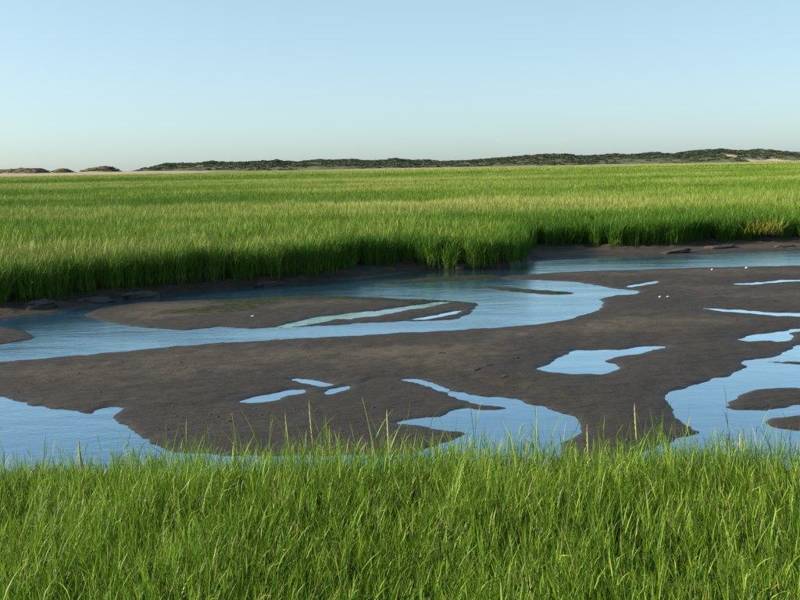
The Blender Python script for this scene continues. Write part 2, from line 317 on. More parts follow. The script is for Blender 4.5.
def soil_material():
    t = NT('marsh_soil'); p = t.pos(); sand = t.attr('sand')
    n = t.noise(p, .8, 4); c = t.mix(n, (0.030, 0.032, 0.014), (0.055, 0.060, 0.022))
    far = t.attr('far')
    c = t.mix(far, c, t.mix(t.noise(t.pos((.3, 1.4, 1)), .06, 4), (0.085, 0.125, 0.024), (0.125, 0.150, 0.034)))
    c = t.mix(sand, c, t.mix(t.noise(t.pos((.25, 1, 1)), .15, 4), (0.24, 0.205, 0.125), (0.40, 0.335, 0.225)))
    b = t.n('ShaderNodeBsdfPrincipled'); t.l(c, b.inputs['Base Color']); b.inputs['Roughness'].default_value = .9
    b.inputs['Specular IOR Level'].default_value = .1
    t.l(b.outputs[0], t.out.inputs['Surface']); return t.m

def grass_material(name, instanced, pal):
    """pal: deep, mid, bright, straw"""
    t = NT(name)
    v = t.attr('v'); h = t.attr('t'); dead = t.attr('dead')
    c = t.mix(t.rng(v, 0, .55), pal[0], pal[1]); c = t.mix(t.rng(v, .55, 1), c, pal[2])
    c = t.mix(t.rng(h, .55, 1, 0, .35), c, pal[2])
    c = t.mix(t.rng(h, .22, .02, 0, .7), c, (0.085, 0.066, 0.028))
    if instanced:
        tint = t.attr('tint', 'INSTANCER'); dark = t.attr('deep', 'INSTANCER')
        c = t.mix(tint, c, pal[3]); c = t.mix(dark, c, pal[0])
    c = t.mix(dead, c, (0.30, 0.235, 0.105))
    d = t.n('ShaderNodeBsdfPrincipled'); t.l(c, d.inputs['Base Color']); d.inputs['Roughness'].default_value = .62 if instanced else .5
    d.inputs['Specular IOR Level'].default_value = .12 if instanced else .25
    tl = t.n('ShaderNodeBsdfTranslucent')
    t.l(t.mix(.35, c, (0.12, 0.24, 0.010)), tl.inputs['Color'])
    mx = t.n('ShaderNodeMixShader'); mx.inputs[0].default_value = .15 if instanced else .33
    t.l(d.outputs[0], mx.inputs[1]); t.l(tl.outputs[0], mx.inputs[2]); t.l(mx.outputs[0], t.out.inputs['Surface'])
    return t.m

def plain(name, col, rough=.7, noise=0.0, col2=None):
    t = NT(name); b = t.n('ShaderNodeBsdfPrincipled'); b.inputs['Roughness'].default_value = rough
    b.inputs['Specular IOR Level'].default_value = .3
    t.l(t.mix(t.noise(t.pos(), noise or 20, 4), col, col2 or tuple(x * .7 for x in col)), b.inputs['Base Color'])
    t.l(b.outputs[0], t.out.inputs['Surface']); return t.m

M_MUD = mud_material()
M_CREEK = water_material('creek_water', .13, 10.0, rough=.15, boost=1.85)
M_POOL = water_material('still_water', .05, 7.0, rough=.03, boost=2.5)
M_LEFT = water_material('ruffled_water', .09, 11.0, rough=.12, boost=2.1)
M_GREENPOOL = water_material('green_shallow_water', .05, 7.0, rough=.05, boost=1.5, body=(0.16, 0.25, 0.15))
M_SOIL = soil_material()
PAL_NEAR = ((0.040, 0.105, 0.004), (0.125, 0.240, 0.011), (0.29, 0.375, 0.055), (0.25, 0.22, 0.08))
PAL_FAR = ((0.050, 0.132, 0.010), (0.140, 0.240, 0.019), (0.235, 0.325, 0.044), (0.42, 0.39, 0.14))
M_GRASS = grass_material('cordgrass', False, PAL_NEAR)
M_GRASS_I = grass_material('marsh_cordgrass', True, PAL_FAR)

# ------------------------------------------------------------------ ground
step = 0.075
gx = np.arange(-24, 33, step); gy = np.arange(8.6, 41, step)
X, Y = np.meshgrid(gx, gy)
Z, SW, SB = land(X, Y)
wet = np.clip(0.75 * np.exp(-np.maximum(SW, 0) / 0.16) + 0.45 * np.exp(-np.maximum(SW, 0) / 0.7) + 0.75 * sstep(0.075, 0.03, Z), 0, 1)
damp = sstep(-.15, .4, fbm(X * .35, Y * .6, 4, 15)) * .5 + .35 * sstep(.12, .02, np.abs(fbm(X * .5, Y * 1.1, 3, 16))) + .55 * sstep(.8, 2.6, X) * sstep(17.5, 14.5, Y) + .45 * sstep(15.5, 12.5, Y) + .25 * sstep(3, 7, X)
wet = np.clip(wet + damp, 0, 1)
alg = np.zeros_like(Z)
for k, p in AP.items():
    alg = np.maximum(alg, sstep(0.22, -0.05, poly_sd(X, Y, p, .5)))
bankf = sstep(1.3, 0.35, SB) * sstep(0.06, 0.2, Z)
Zm = np.where(SB < -1.7, Z - 0.15, Z)
me = grid_mesh('mud_flat', X, Y, Zm, keep=(SB > -2.4), attrs={'wet': wet, 'sheen': np.exp(-np.maximum(SW, 0) / .10), 'algae': alg, 'bank': bankf})
add('mud_flat', me, M_MUD, kind='structure', label='wet grey brown tidal mud flat between the creek and the near grass')

def near_far(a, fine, far, growth):
    out = [a]
    s = fine
    while out[-1] < far:
        out.append(out[-1] + s); s *= growth
    return np.array(out)
xs = near_far(0, .6, 2600, 1.045); xs = np.concatenate([-xs[:0:-1], xs])
ys = near_far(11, .5, 5000, 1.03)
X2, Y2 = np.meshgrid(xs, ys)
Z2, SW2, SB2 = land(X2, Y2)
inside = (X2 > -23) & (X2 < 32) & (Y2 < 40)
z_m = 0.385 + 0.05 * fbm(X2 * .08, Y2 * .08, 3, 41)
Z2 = np.where(SB2 < -0.3, np.where(inside & (SB2 > -3), np.minimum(z_m, Z2) - .03, z_m), np.minimum(Z2, .1))
edge_n = 26 * fbm(X2 * .012, Y2 * .012, 3, 51)
sandf = sstep(455, 480, Y2 + edge_n + np.where(X2 > -100, -60, 0)) * (1 - sstep(60, 200, X2) * .2)
Z2 = Z2 + sstep(462, 515, Y2) * (.5 + 1.9 * sstep(-70, -150, X2)) + .9 * sstep(500, 535, Y2) * sstep(-150, -70, X2)
farf = sstep(60, 160, Y2)
me = grid_mesh('marsh_ground', X2, Y2, Z2, keep=((SB2 < -0.3) | ~inside), attrs={'sand': sandf, 'far': farf})
add('marsh_ground', me, M_SOIL, kind='structure', label='flat marsh ground reaching to the dunes under the grass')

X3, Y3 = np.meshgrid(np.arange(-30, 30.1, .2), np.arange(-25, 9.7, .2))
Z3 = near_z(X3, Y3)
me = grid_mesh('near_bank', X3, Y3, Z3, attrs={'sand': Z3 * 0, 'far': Z3 * 0})
add('near_bank', me, M_SOIL, kind='structure', label='dark soil of the near bank under the foreground grass')
# land away to both sides of and behind the near bank
for nm, x0, x1, y0, y1 in (('side_marsh', -2600, -30, -2600, 11), ('side_marsh', 30, 2600, -2600, 11), ('rear_marsh', -30, 30, -2600, -25)):
    xx, yy = np.meshgrid(np.linspace(x0, x1, 30), np.linspace(y0, y1, 30))
    me = grid_mesh(nm, xx, yy, xx * 0 + .30, attrs={'sand': xx * 0, 'far': xx * 0 + 1})
    add(nm, me, M_SOIL, kind='structure', label='marsh ground beside the near bank')

# ------------------------------------------------------------------ water: the creek and every pool
def water_mesh(name, poly, z, cell, grow):
    lo = poly.min(0) - grow - cell; hi = poly.max(0) + grow + cell
    lo = np.maximum(lo, (-23.5, 8.7)); hi = np.minimum(hi, (32.5, 40))
    x, y = np.meshgrid(np.arange(lo[0], hi[0] + cell, cell), np.arange(lo[1], hi[1] + cell, cell))
    keep = poly_sd(x, y, poly, 1.0) < grow
    return grid_mesh(name, x, y, x * 0 + z, keep=keep)
POOLS = [  # key, name, material, label
    ('creek', 'creek_water', M_CREEK, 'blue rippled tidal creek curving below the far grass bank'),
    ('tongue', 'tide_pool', M_GREENPOOL, 'pale green shallow tongue of water lying across the large sandbar'),
    ('sliver', 'tide_pool', M_POOL, 'small bright puddle at the right tip of the large sandbar'),
    ('streak_a', 'tide_pool', M_POOL, 'short pale water streak beside the right end of the creek bay'),
    ('streak_b', 'tide_pool', M_POOL, 'thin pale water streak at the right edge just below the back channel'),
    ('long', 'tide_pool', M_POOL, 'long narrow white water streak on the mud at the right edge'),
    ('p_small', 'tide_pool', M_POOL, 'small light blue pool at the right edge above the largest pool'),
    ('p_mid', 'tide_pool', M_POOL, 'light blue arrow shaped pool alone in the middle of the mud'),
    ('p_right', 'tide_pool', M_POOL, 'largest light blue pool at the right with mud bars in it'),
    ('p_mid2', 'tide_pool', M_POOL, 'blue pool with a thin curling tail behind the middle of the near grass'),
    ('p_left', 'tide_pool', M_LEFT, 'wide rippled blue water at lower left behind the near grass'),
    ('s1', 'tide_pool', M_POOL, 'narrow slanting puddle, largest of three left of centre on the mud'),
    ('s2', 'tide_pool', M_POOL, 'thin white puddle, farthest of three left of centre on the mud'),
    ('s3', 'tide_pool', M_POOL, 'tiny bright puddle, rightmost of three left of centre on the mud'),
]
for i, (k, nm, mat, lab) in enumerate(POOLS):
    me = water_mesh(nm, WP[k], 0.0 + 0.0007 * (i % 7), .12 if k not in ('creek', 'p_left', 'p_right') else .2, .20 if k not in ('creek', 'p_left', 'p_right') else .35)
    add(nm, me, mat, kind='structure', label=lab)

# ------------------------------------------------------------------ dunes on the horizon
def dune_material(name, brown):
    t = NT(name); p = t.pos(); veg = t.attr('veg')
    n = t.noise(t.pos((1, .6, 2)), .10, 5, .6); n2 = t.noise(p, .5, 4)
    sand = t.mix(n2, (0.30, 0.24, 0.155), (0.42, 0.345, 0.235))
    green = t.mix(t.rng(n, .35, .65), (0.062, 0.078, 0.044), (0.120, 0.125, 0.068))
    green = t.mix(t.rng(n2, .5, .7, 0, .4), green, (0.13, 0.115, 0.06))
    if brown: green = t.mix(t.rng(n2, .35, .65), (0.085, 0.068, 0.042), (0.150, 0.120, 0.075))
    f = t.rng(t.math('ADD', veg, t.math('MULTIPLY', t.math('SUBTRACT', n, .5), .9)), .42, .58)
    c = t.mix(f, sand, green)
    b = t.n('ShaderNodeBsdfPrincipled'); t.l(c, b.inputs['Base Color']); b.inputs['Roughness'].default_value = .95
    b.inputs['Specular IOR Level'].default_value = .05
    t.l(b.outputs[0], t.out.inputs['Surface']); return t.m
M_DUNE = dune_material('dune', False)
M_DUNE_BROWN = dune_material('brown_dune', True)
scrub_pts = []

def dune(name, crest, ycrest, front, back, label, brown):
    cx = np.array([c[0] for c in crest]); cz = np.array([c[1] for c in crest])
    if name == 'dune_ridge':
        x = np.arange(cx[0] - 4, cx[-1] + 260, 1.6)
        z = np.interp(x, cx, cz)
        ext = sstep(cx[-1], cx[-1] + 30, x)
        z = z * (1 - ext) + ext * (7.4 + 2.2 * fbm(x * .03, x * 0, 3, 61))
    else:
        x = np.arange(cx[0] - 3, cx[-1] + 3.1, .7)
        z = np.interp(x, cx, cz, left=.3, right=.3)
    u = np.concatenate([np.linspace(-1, 0, 34), np.linspace(0, 1, 16)[1:]])
    U, XX = np.meshgrid(u, x, indexing='ij')
    C = np.broadcast_to(z, XX.shape)
    wig = 6 * fbm(XX * .02, XX * 0 + 3, 3, 66) if name == 'dune_ridge' else 0
    YY = ycrest + wig + np.where(U < 0, U * front, U * back)
    s = np.abs(U)
    prof = np.where(U < 0, (1 - s) ** 0.9 * (1 - .25 * np.sin(s * math.pi)), np.cos(s * math.pi / 2))
    base = .55
    bump = (fbm(XX * .07, YY * .07, 4, 71) * 1.5 + fbm(XX * .22, YY * .22, 3, 72) * .5) * np.sin(np.clip(s, 0, 1) * math.pi) * (1.0 if name == 'dune_ridge' else .35)
    ZZ = base + np.maximum(0, (C - base)) * prof + bump * np.where(U < 0, 1, .3) - .5 * (s > .99)
    ZZ = np.where(U < 0, np.minimum(ZZ, C), ZZ)
    veg = sstep(.0, .30, (ZZ - .6) / np.maximum(1.5, C)) * .9 if name == 'dune_ridge' else sstep(2.4, 3.2, ZZ + .4 * fbm(XX * .2, YY * .2, 2, 73))
    if name == 'dune_ridge':
        for bx, w, lo in ((206, 3.0, 1), (219.5, 2.4, 1), (255, 4.5, 1), (212.5, 6, .55), (236, 16, .45), (-168, 12, 1)):
            veg = veg - lo * np.exp(-((XX - bx - (ZZ - 4) * .6) / w) ** 2) * sstep(9.5, 5.5, ZZ) * (.75 if lo == 1 else .6)
        veg = veg + .25 * sstep(-150, -60, XX) * (ZZ > 1.2)
    me = grid_mesh(name, XX, YY, ZZ, attrs={'veg': np.clip(veg, 0, 1.3)})
    add(name, me, M_DUNE_BROWN if brown else M_DUNE, kind='structure', label=label)
    # scrub points
    n = 42000 if name == 'dune_ridge' else 700
    ii = rng.integers(0, XX.shape[0], n); jj = rng.integers(0, XX.shape[1], n)
    dens = np.clip(veg[ii, jj], 0, 1) * np.clip(-.05 + 1.5 * (ZZ[ii, jj] / np.maximum(2, C[ii, jj])) ** 2 + .5 * fbm(XX[ii, jj] * .05, YY[ii, jj] * .05, 3, 81), 0, 1)
    ok = (rng.random(n) < dens) & (ZZ[ii, jj] > (1.3 if not brown else 2.9))
    for a, b_ in zip(ii[ok], jj[ok]):
        scrub_pts.append((XX[a, b_] + rng.normal() * .6, YY[a, b_] + rng.normal() * .6, ZZ[a, b_] - .15, 1.0 if brown else 0.0, (0.55 if brown else 1.0)))

DL = ['low brown topped dune at the far left edge of the horizon', 'smallest brown mound of the horizon dunes, between two larger ones at left', 'rounded brown dune just left of the long green ridge']
for c, lab in zip(CRESTS[:3], DL):
    if lab is DL[0]: c = [(-262, 1.2), (-250, 3.6), (-238, 4.6), (-226, 3.4), (-218, 4.2)] + c
    c = [(q[0], q[1] * 1.14) for q in c]
    dune('sand_dune', c, 520, 26, 22, lab, True)
dune('dune_ridge', CRESTS[3], 640, 105, 70, 'long scrub covered dune ridge along the horizon with sandy blowouts at right', False)

# ------------------------------------------------------------------ instancing of uncountable plants
def point_object(name, pts, rot, scl, idx, protos, extra, **kw):
    me = bpy.data.meshes.new(name)
    me.vertices.add(len(pts)); me.vertices.foreach_set('co', np.ascontiguousarray(pts, np.float32).ravel())
    def A(n, typ, v, f='value'):
        at = me.attributes.new(n, typ, 'POINT'); at.data.foreach_set(f, np.ascontiguousarray(v, np.int32 if typ == 'INT' else np.float32).ravel())
    A('rot', 'FLOAT_VECTOR', rot, 'vector'); A('scl', 'FLOAT_VECTOR', scl, 'vector'); A('idx', 'INT', idx)
    for k, v in extra.items(): A(k, 'FLOAT', v)
    me.update()
    col = bpy.data.collections.new(name + '_kinds')
    for i, (m, mat) in enumerate(protos):
        if not m.materials: m.materials.append(mat)
        col.objects.link(bpy.data.objects.new('%s_kind_%02d' % (name, i), m))
    ng = bpy.data.node_groups.new(name + '_scatter', 'GeometryNodeTree')
    ng.interface.new_socket('Geometry', in_out='INPUT', socket_type='NodeSocketGeometry')
    ng.interface.new_socket('Geometry', in_out='OUTPUT', socket_type='NodeSocketGeometry')
    N = ng.nodes; L = ng.links
    gi = N.new('NodeGroupInput'); go = N.new('NodeGroupOutput')
    ip = N.new('GeometryNodeInstanceOnPoints'); ci = N.new('GeometryNodeCollectionInfo')
    ci.inputs['Collection'].default_value = col; ci.inputs['Separate Children'].default_value = True; ci.inputs['Reset Children'].default_value = True
    def NA(n, typ):
        a = N.new('GeometryNodeInputNamedAttribute'); a.data_type = typ; a.inputs['Name'].default_value = n
        return [o for o in a.outputs if o.enabled][0]
    L.new(gi.outputs[0], ip.inputs['Points']); L.new(ci.outputs[0], ip.inputs['Instance'])
    ip.inputs['Pick Instance'].default_value = True
    L.new(NA('idx', 'INT'), ip.inputs['Instance Index'])
    L.new(NA('rot', 'FLOAT_VECTOR'), ip.inputs['Rotation']); L.new(NA('scl', 'FLOAT_VECTOR'), ip.inputs['Scale'])
    L.new(ip.outputs[0], go.inputs[0])
    o = add(name, me, None, kind='stuff', **kw)
    md = o.modifiers.new('scatter', 'NODES'); md.node_group = ng
    return o

def ribbons(base, d0, d1, length, width, side, v, t0, t1, dead, segs=4, fold=False):
    """many curved tapering blades at once. base,d0,d1,side: (n,3); the blade bends from direction d0 to d1"""
    n = len(base)
    s = np.linspace(0, 1, segs + 1)
    P = base[:, None, :] + length[:, None, None] * (d0[:, None, :] * (s - .5 * s * s)[None, :, None] + d1[:, None, :] * (.5 * s * s)[None, :, None])
    w = width[:, None] * (np.clip(1.05 - s ** 1.6, 0.06, 1) * np.clip(.55 + 2.2 * s, 0, 1))[None, :]
    A = P - side[:, None, :] * w[:, :, None] * .5; B = P + side[:, None, :] * w[:, :, None] * .5
    co = np.stack([A, B], 2).reshape(-1, 3)
    k = np.arange(segs) * 2
    f1 = np.stack([k, k + 1, k + 3, k + 2], -1)
    faces = (np.arange(n) * (segs + 1) * 2)[:, None, None] + f1[None]
    m = (segs + 1) * 2
    tt = (t0[:, None] + (t1 - t0)[:, None] * s[None, :]).repeat(2, 1).ravel()
    return co, faces.reshape(-1, 4), {'v': np.repeat(v, m), 't': tt, 'dead': np.repeat(dead, m)}

def merge(parts):
    co = []; fa = []; at = {}; o = 0
    for c, f, a in parts:
        co.append(c); fa.append(f + o); o += len(c)
        for k, v in a.items(): at.setdefault(k, []).append(v)
    return np.concatenate(co), np.concatenate(fa), {k: np.concatenate(v) for k, v in at.items()}

def unit(v): return v / np.maximum(1e-9, np.linalg.norm(v, axis=1, keepdims=True))

def shoots(px, py, pz, hgt, lean, nleaf, leaf_len, leaf_w, stem_w, segs=4, deadp=.06, spread=1.0):
    """cordgrass shoots: a stem each with leaves leaving it at several heights"""
    n = len(px)
    parts = []
    base = np.stack([px, py, pz], 1)
    up = unit(np.stack([lean[:, 0], lean[:, 1], np.ones(n)], 1))
    bend = unit(up + np.stack([lean[:, 0], lean[:, 1], np.zeros(n)], 1) * 1.0)
    v = np.clip(rng.normal(.45, .22, n), 0, 1)
    top = hgt
    a = rng.uniform(0, 2 * math.pi, n); side = np.stack([np.cos(a), np.sin(a), np.zeros(n)], 1)
    parts.append(ribbons(base, up, bend, top * .86, np.full(n, stem_w), side, v, np.zeros(n), np.full(n, .8), (rng.random(n) < deadp * .6) * .9, segs=3))
    for j in range(nleaf):
        f = (j + rng.uniform(.1, .9, n)) / nleaf
        f = .10 + .74 * f
        s = f
        pos = base + (top * .86)[:, None] * (up * (s - .5 * s * s)[:, None] + bend * (.5 * s * s)[:, None])
        az = rng.uniform(0, 2 * math.pi, n)
        out = np.stack([np.cos(az), np.sin(az), np.zeros(n)], 1)
        op = rng.uniform(.16, .42, n) * spread * (1.15 - .5 * f)
        d0 = unit(up + out * op[:, None])
        dr = rng.uniform(.0, 1.0, n) ** 2.6
        d1 = unit(up * (1.0 - 1.1 * dr)[:, None] + out * (op * 1.5 + 1.0 * dr)[:, None] + np.stack([lean[:, 0], lean[:, 1], np.zeros(n)], 1))
        L = leaf_len * rng.uniform(.65, 1.15, n) * (1.0 - .25 * np.abs(f - .5)) * (hgt / .75)
        sd = unit(np.cross(d0, out) + .5 * rng.normal(size=(n, 3)))
        dead = np.where(rng.random(n) < deadp * (2.2 if j == 0 else .6), rng.uniform(.5, 1, n), 0)
        vv = np.clip(v + rng.normal(0, .16, n), 0, 1)
        parts.append(ribbons(pos, d0, d1, L, leaf_w * rng.uniform(.7, 1.25, n), sd, vv, f * .8, np.minimum(1, f * .8 + .35), dead, segs=segs))
    return parts

# scrub on the dunes: bushes of small leaf faces
M_SCRUB = grass_material('dune_scrub', True, ((0.045, 0.062, 0.042), (0.066, 0.084, 0.052), (0.100, 0.115, 0.066), (0.13, 0.098, 0.060)))
def bush(n=110):
    d = unit(rng.normal(size=(n, 3))); r = rng.uniform(.45, 1, n) ** .6
    c = d * r[:, None] * np.array([1, 1, .6]); c[:, 2] = np.abs(c[:, 2]) * 1.0
    a = unit(rng.normal(size=(n, 3))); b_ = unit(np.cross(a, rng.normal(size=(n, 3))))
    s = rng.uniform(.13, .26, n)[:, None]
    co = np.stack([c - a * s, c + b_ * s * .7, c + a * s, c - b_ * s * .7], 1).reshape(-1, 3)
    return np_mesh('bush', co, np.arange(n * 4).reshape(-1, 4), {'v': np.repeat(rng.random(n), 4), 't': np.full(n * 4, .5), 'dead': np.zeros(n * 4)})
sp = np.array(scrub_pts)
n = len(sp)
point_object('dune_scrub', sp[:, :3], np.stack([rng.normal(0, .1, n), rng.normal(0, .1, n), rng.uniform(0, 6.28, n)], 1),
             ((.5 + 1.7 * rng.random(n) ** 2.2) * sp[:, 4])[:, None] * np.array([1.25, 1.25, .62])[None] , rng.integers(0, 5, n), [(bush(), M_SCRUB) for _ in range(5)],
             {'tint': sp[:, 3] * .8 + .2 * rng.random(n), 'deep': (1 - sp[:, 3]) * np.clip(.3 + fbm(sp[:, 0] * .04, sp[:, 1] * .04, 3, 85), 0, 1)},
             label='dark low scrub covering the tops of the horizon dunes', cat='scrub')

# ------------------------------------------------------------------ marsh grass beyond the creek
def clump(nsh, radius, h, nleaf, leaf_w, leaf_len, segs):
    r = radius * np.sqrt(rng.random(nsh)); a = rng.uniform(0, 6.283, nsh)
    hg = h * np.clip(rng.normal(1, .10, nsh), .6, 1.2)
    lean = np.stack([rng.normal(.02, .10, nsh), rng.normal(0, .10, nsh)], 1)
    co, fa, at = merge(shoots(r * np.cos(a), r * np.sin(a), np.zeros(nsh), hg, lean, nleaf, leaf_len, leaf_w, leaf_w * .6, segs, .05))
    return np_mesh('tuft', co, fa, at)

def marsh_tint(x, y):
    """yellow-to-tan drift (0..1) and deep green drift (0..1), and grass height"""
    big = fbm(x * .03, y * .11, 4, 91); med = fbm(x * .16, y * .30, 3, 95)
    lg = fbm(x * .008, y * .022, 3, 97)
    tint = np.clip(.19 + .50 * big + .35 * med + .45 * lg, 0, .7)
    deep = np.clip(.02 - 1.2 * big - .6 * med - .6 * lg, 0, .8)
    # pale dry patch in mid-marsh, and a hollow behind it to the right
    e = 1.0 * med
    pale = np.exp(-(((x + .3) / 4.6) ** 2 + ((y - 49.5 - e * 2) / 2.8) ** 2))
    tint = np.clip(tint + .8 * pale, 0, .9)
    tint = tint * (1 - .6 * sstep(6, 18, x) * sstep(110, 60, y))
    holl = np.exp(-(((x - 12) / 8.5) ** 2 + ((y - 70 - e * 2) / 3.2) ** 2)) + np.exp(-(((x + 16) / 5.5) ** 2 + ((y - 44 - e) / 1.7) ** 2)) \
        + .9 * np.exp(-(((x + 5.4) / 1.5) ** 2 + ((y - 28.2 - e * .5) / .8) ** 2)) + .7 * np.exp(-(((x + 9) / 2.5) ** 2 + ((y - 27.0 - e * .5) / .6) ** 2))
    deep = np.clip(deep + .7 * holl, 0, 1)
    far_y = sstep(300, 450, y) * .6
    tint = np.clip(tint + far_y, 0, .9)
    h = 1.0 + .16 * fbm(x * .5, y * .5, 3, 99) + .10 * big - .35 * np.clip(holl, 0, 1) - .15 * pale
    return tint, deep, h

def scatter_band(n_try, y0, y1, half, extra_x, dens_fn):
    y = np.exp(rng.uniform(math.log(y0), math.log(y1), n_try)) if half == 'log' else rng.uniform(y0, y1, n_try)
    x = rng.uniform(-1, 1, n_try) * (y * .56 + extra_x)
    return x, y

def put_grass(name, x, y, protos, smin, smax, label, z=None, hscale=1.0, rim_shade=None):
    n = len(x)
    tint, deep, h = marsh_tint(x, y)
    if rim_shade is not None:      # shade of the far bank, painted as darker green on its outermost clumps
        deep = np.clip(deep + .8 * rim_shade, 0, 1); tint = tint * (1 - .8 * rim_shade)
    s = rng.uniform(smin, smax, n)
    tilt = .07
    pts = np.stack([x, y, (.36 + 0 * x) if z is None else z], 1)
    rot = np.stack([rng.normal(0, tilt, n), rng.normal(0, tilt, n), rng.uniform(0, 6.283, n)], 1)
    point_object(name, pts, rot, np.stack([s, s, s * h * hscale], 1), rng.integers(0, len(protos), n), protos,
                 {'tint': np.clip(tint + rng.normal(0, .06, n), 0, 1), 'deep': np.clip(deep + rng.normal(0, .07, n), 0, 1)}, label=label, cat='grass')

# (a) the edge of the bank and the first metres behind it
fine = [(clump(24, .20, .86, 5, .0145, .28, 2), M_GRASS_I) for _ in range(8)]
def band_a(n_try, lo, hi):
    x = rng.uniform(-22, 32, n_try); y = rng.uniform(13, 62, n_try)
    sb = bank_sd(x, y); ok = (sb < hi) & (sb > lo) & (np.abs(x) < y * .56 + 6)
    return x[ok], y[ok]
xa, ya = band_a(60000, -1.0, .08)
xb, yb = band_a(26000, -5.0, -1.0)
xc, yc = band_a(17000, -8.9, -5.0)
x = rng.uniform(-40, 48, 42000); y = rng.uniform(22, 66, 42000); sb = poly_sd(x, y, MARSH_N, 9.0); ok = (sb < -8.85) & (np.abs(x) < y * .56 + 6)
x, y = x[ok], y[ok]
xx = np.concatenate([xa, xb, xc, x]); yy = np.concatenate([ya, yb, yc, y])
zz = np.clip(land(xx[None], yy[None])[0][0] - .03, -.05, .36)
put_grass('bank_grass', xx, yy, fine, .92, 1.14, 'tall green marsh grass along the far bank of the creek', z=zz, rim_shade=sstep(-.9, -.3, bank_sd(xx, yy)))
# (b) middle marsh
mid = [(clump(150, .85, .80, 3, .021, .32, 2), M_GRASS_I) for _ in range(6)]
y = np.sqrt(rng.uniform(60 ** 2, 190 ** 2, 27000)); x = rng.uniform(-1, 1, len(y)) * (y * .52 + 8)
put_grass('meadow_grass', x, y, mid, .90, 1.2, 'even green grass of the middle marsh beyond the creek bank', hscale=1.0)
# (c) far marsh
far = [(clump(240, 2.6, .80, 2, .060, .38, 2), M_GRASS_I) for _ in range(5)]
y = np.sqrt(rng.uniform(180 ** 2, 505 ** 2, 30000)); x = rng.uniform(-1, 1, len(y)) * (y * .52 + 10)
en = 26 * fbm(x * .012, y * .012, 3, 51)
ok = (y + en < np.where(x < -100, 462, 520) + rng.normal(0, 8, len(y)))
put_grass('distant_grass', x[ok], y[ok], far, .90, 1.2, 'distant pale green marsh grass reaching the foot of the dunes')

# ------------------------------------------------------------------ near grass (every blade is a mesh of its own shape)
def near_field():
    n = 145000
    y = 2.4 + 5.7 * np.sqrt(rng.uniform(.06, 1, n)); x = rng.uniform(-1, 1, n) * (y * .50 + 1.5)
    edge = NEAR_EDGE + .28 * fbm(x * .9, x * 0, 3, 101)
    dens = np.where(y < edge - .4, 1.0, np.clip((edge + .45 - y) / .85, 0, 1) ** 1.3)
    dens *= np.clip(.80 + .9 * fbm(x * 1.6, y * 1.6, 3, 103), .22, 1)
    ok = rng.random(n) < dens
    x, y = x[ok], y[ok]; n = len(x)
    h = .44 * (1 + .18 * fbm(x * 1.1, y * 1.1, 3, 107)) * np.clip(rng.normal(1, .19, n), .45, 1.7)
    h *= np.where(rng.random(n) < .05, rng.uniform(1.2, 1.6, n), 1)
    h *= 1 - .10 * sstep(-1.2, -2.6, x)
    wind = -.08 * sstep(-.5, 2.0, x) + .04
    lx = rng.normal(0, .12, n) + wind + .10 * fbm(x * 1.4, y * 1.4, 2, 111)
    lean = np.stack([lx, rng.normal(0, .10, n) + .08 * fbm(x * 1.4, y * 1.4, 2, 112)], 1)
    near = y < 4.5
    parts = []
    for sel, nl, sg in ((near, 5, 3), (~near, 5, 2)):
        parts += shoots(x[sel], y[sel], near_z(x[sel], y[sel]) - .02, h[sel], lean[sel], nl, .20, .0072, .0046, sg, .11, .8)
    return merge(parts)
co, fa, at = near_field()
add('cordgrass', np_mesh('cordgrass', co, fa, at), M_GRASS, kind='stuff', label='dense bright green cordgrass filling the foreground', cat='grass')

# tall flowering stalks that stand clear of the near grass
M_STALK = plain('straw_stalk', (0.30, 0.30, 0.12), .6, 30, (0.20, 0.24, 0.08))
M_SEED = plain('seed_head', (0.30, 0.28, 0.14), .7, 60, (0.21, 0.21, 0.09))
M_GREENSTALK = plain('green_stalk', (0.07, 0.14, 0.03), .6, 30, (0.05, 0.10, 0.02))

def tube(path, rad, sides=5):
    path = np.array(path, float); n = len(path); co = []; fa = []
    for i in range(n):
        t = path[min(i + 1, n - 1)] - path[max(i - 1, 0)]; t /= np.linalg.norm(t)
        a = np.cross(t, (0.3, 1, 0.1)); a /= np.linalg.norm(a); b_ = np.cross(t, a)
        for k in range(sides):
            an = 2 * math.pi * k / sides
            co.append(path[i] + rad[i] * (math.cos(an) * a + math.sin(an) * b_))
    for i in range(n - 1):
        for k in range(sides):
            k2 = (k + 1) % sides
            fa.append((i * sides + k, i * sides + k2, (i + 1) * sides + k2, (i + 1) * sides + k))
    return np.array(co), np.array(fa)

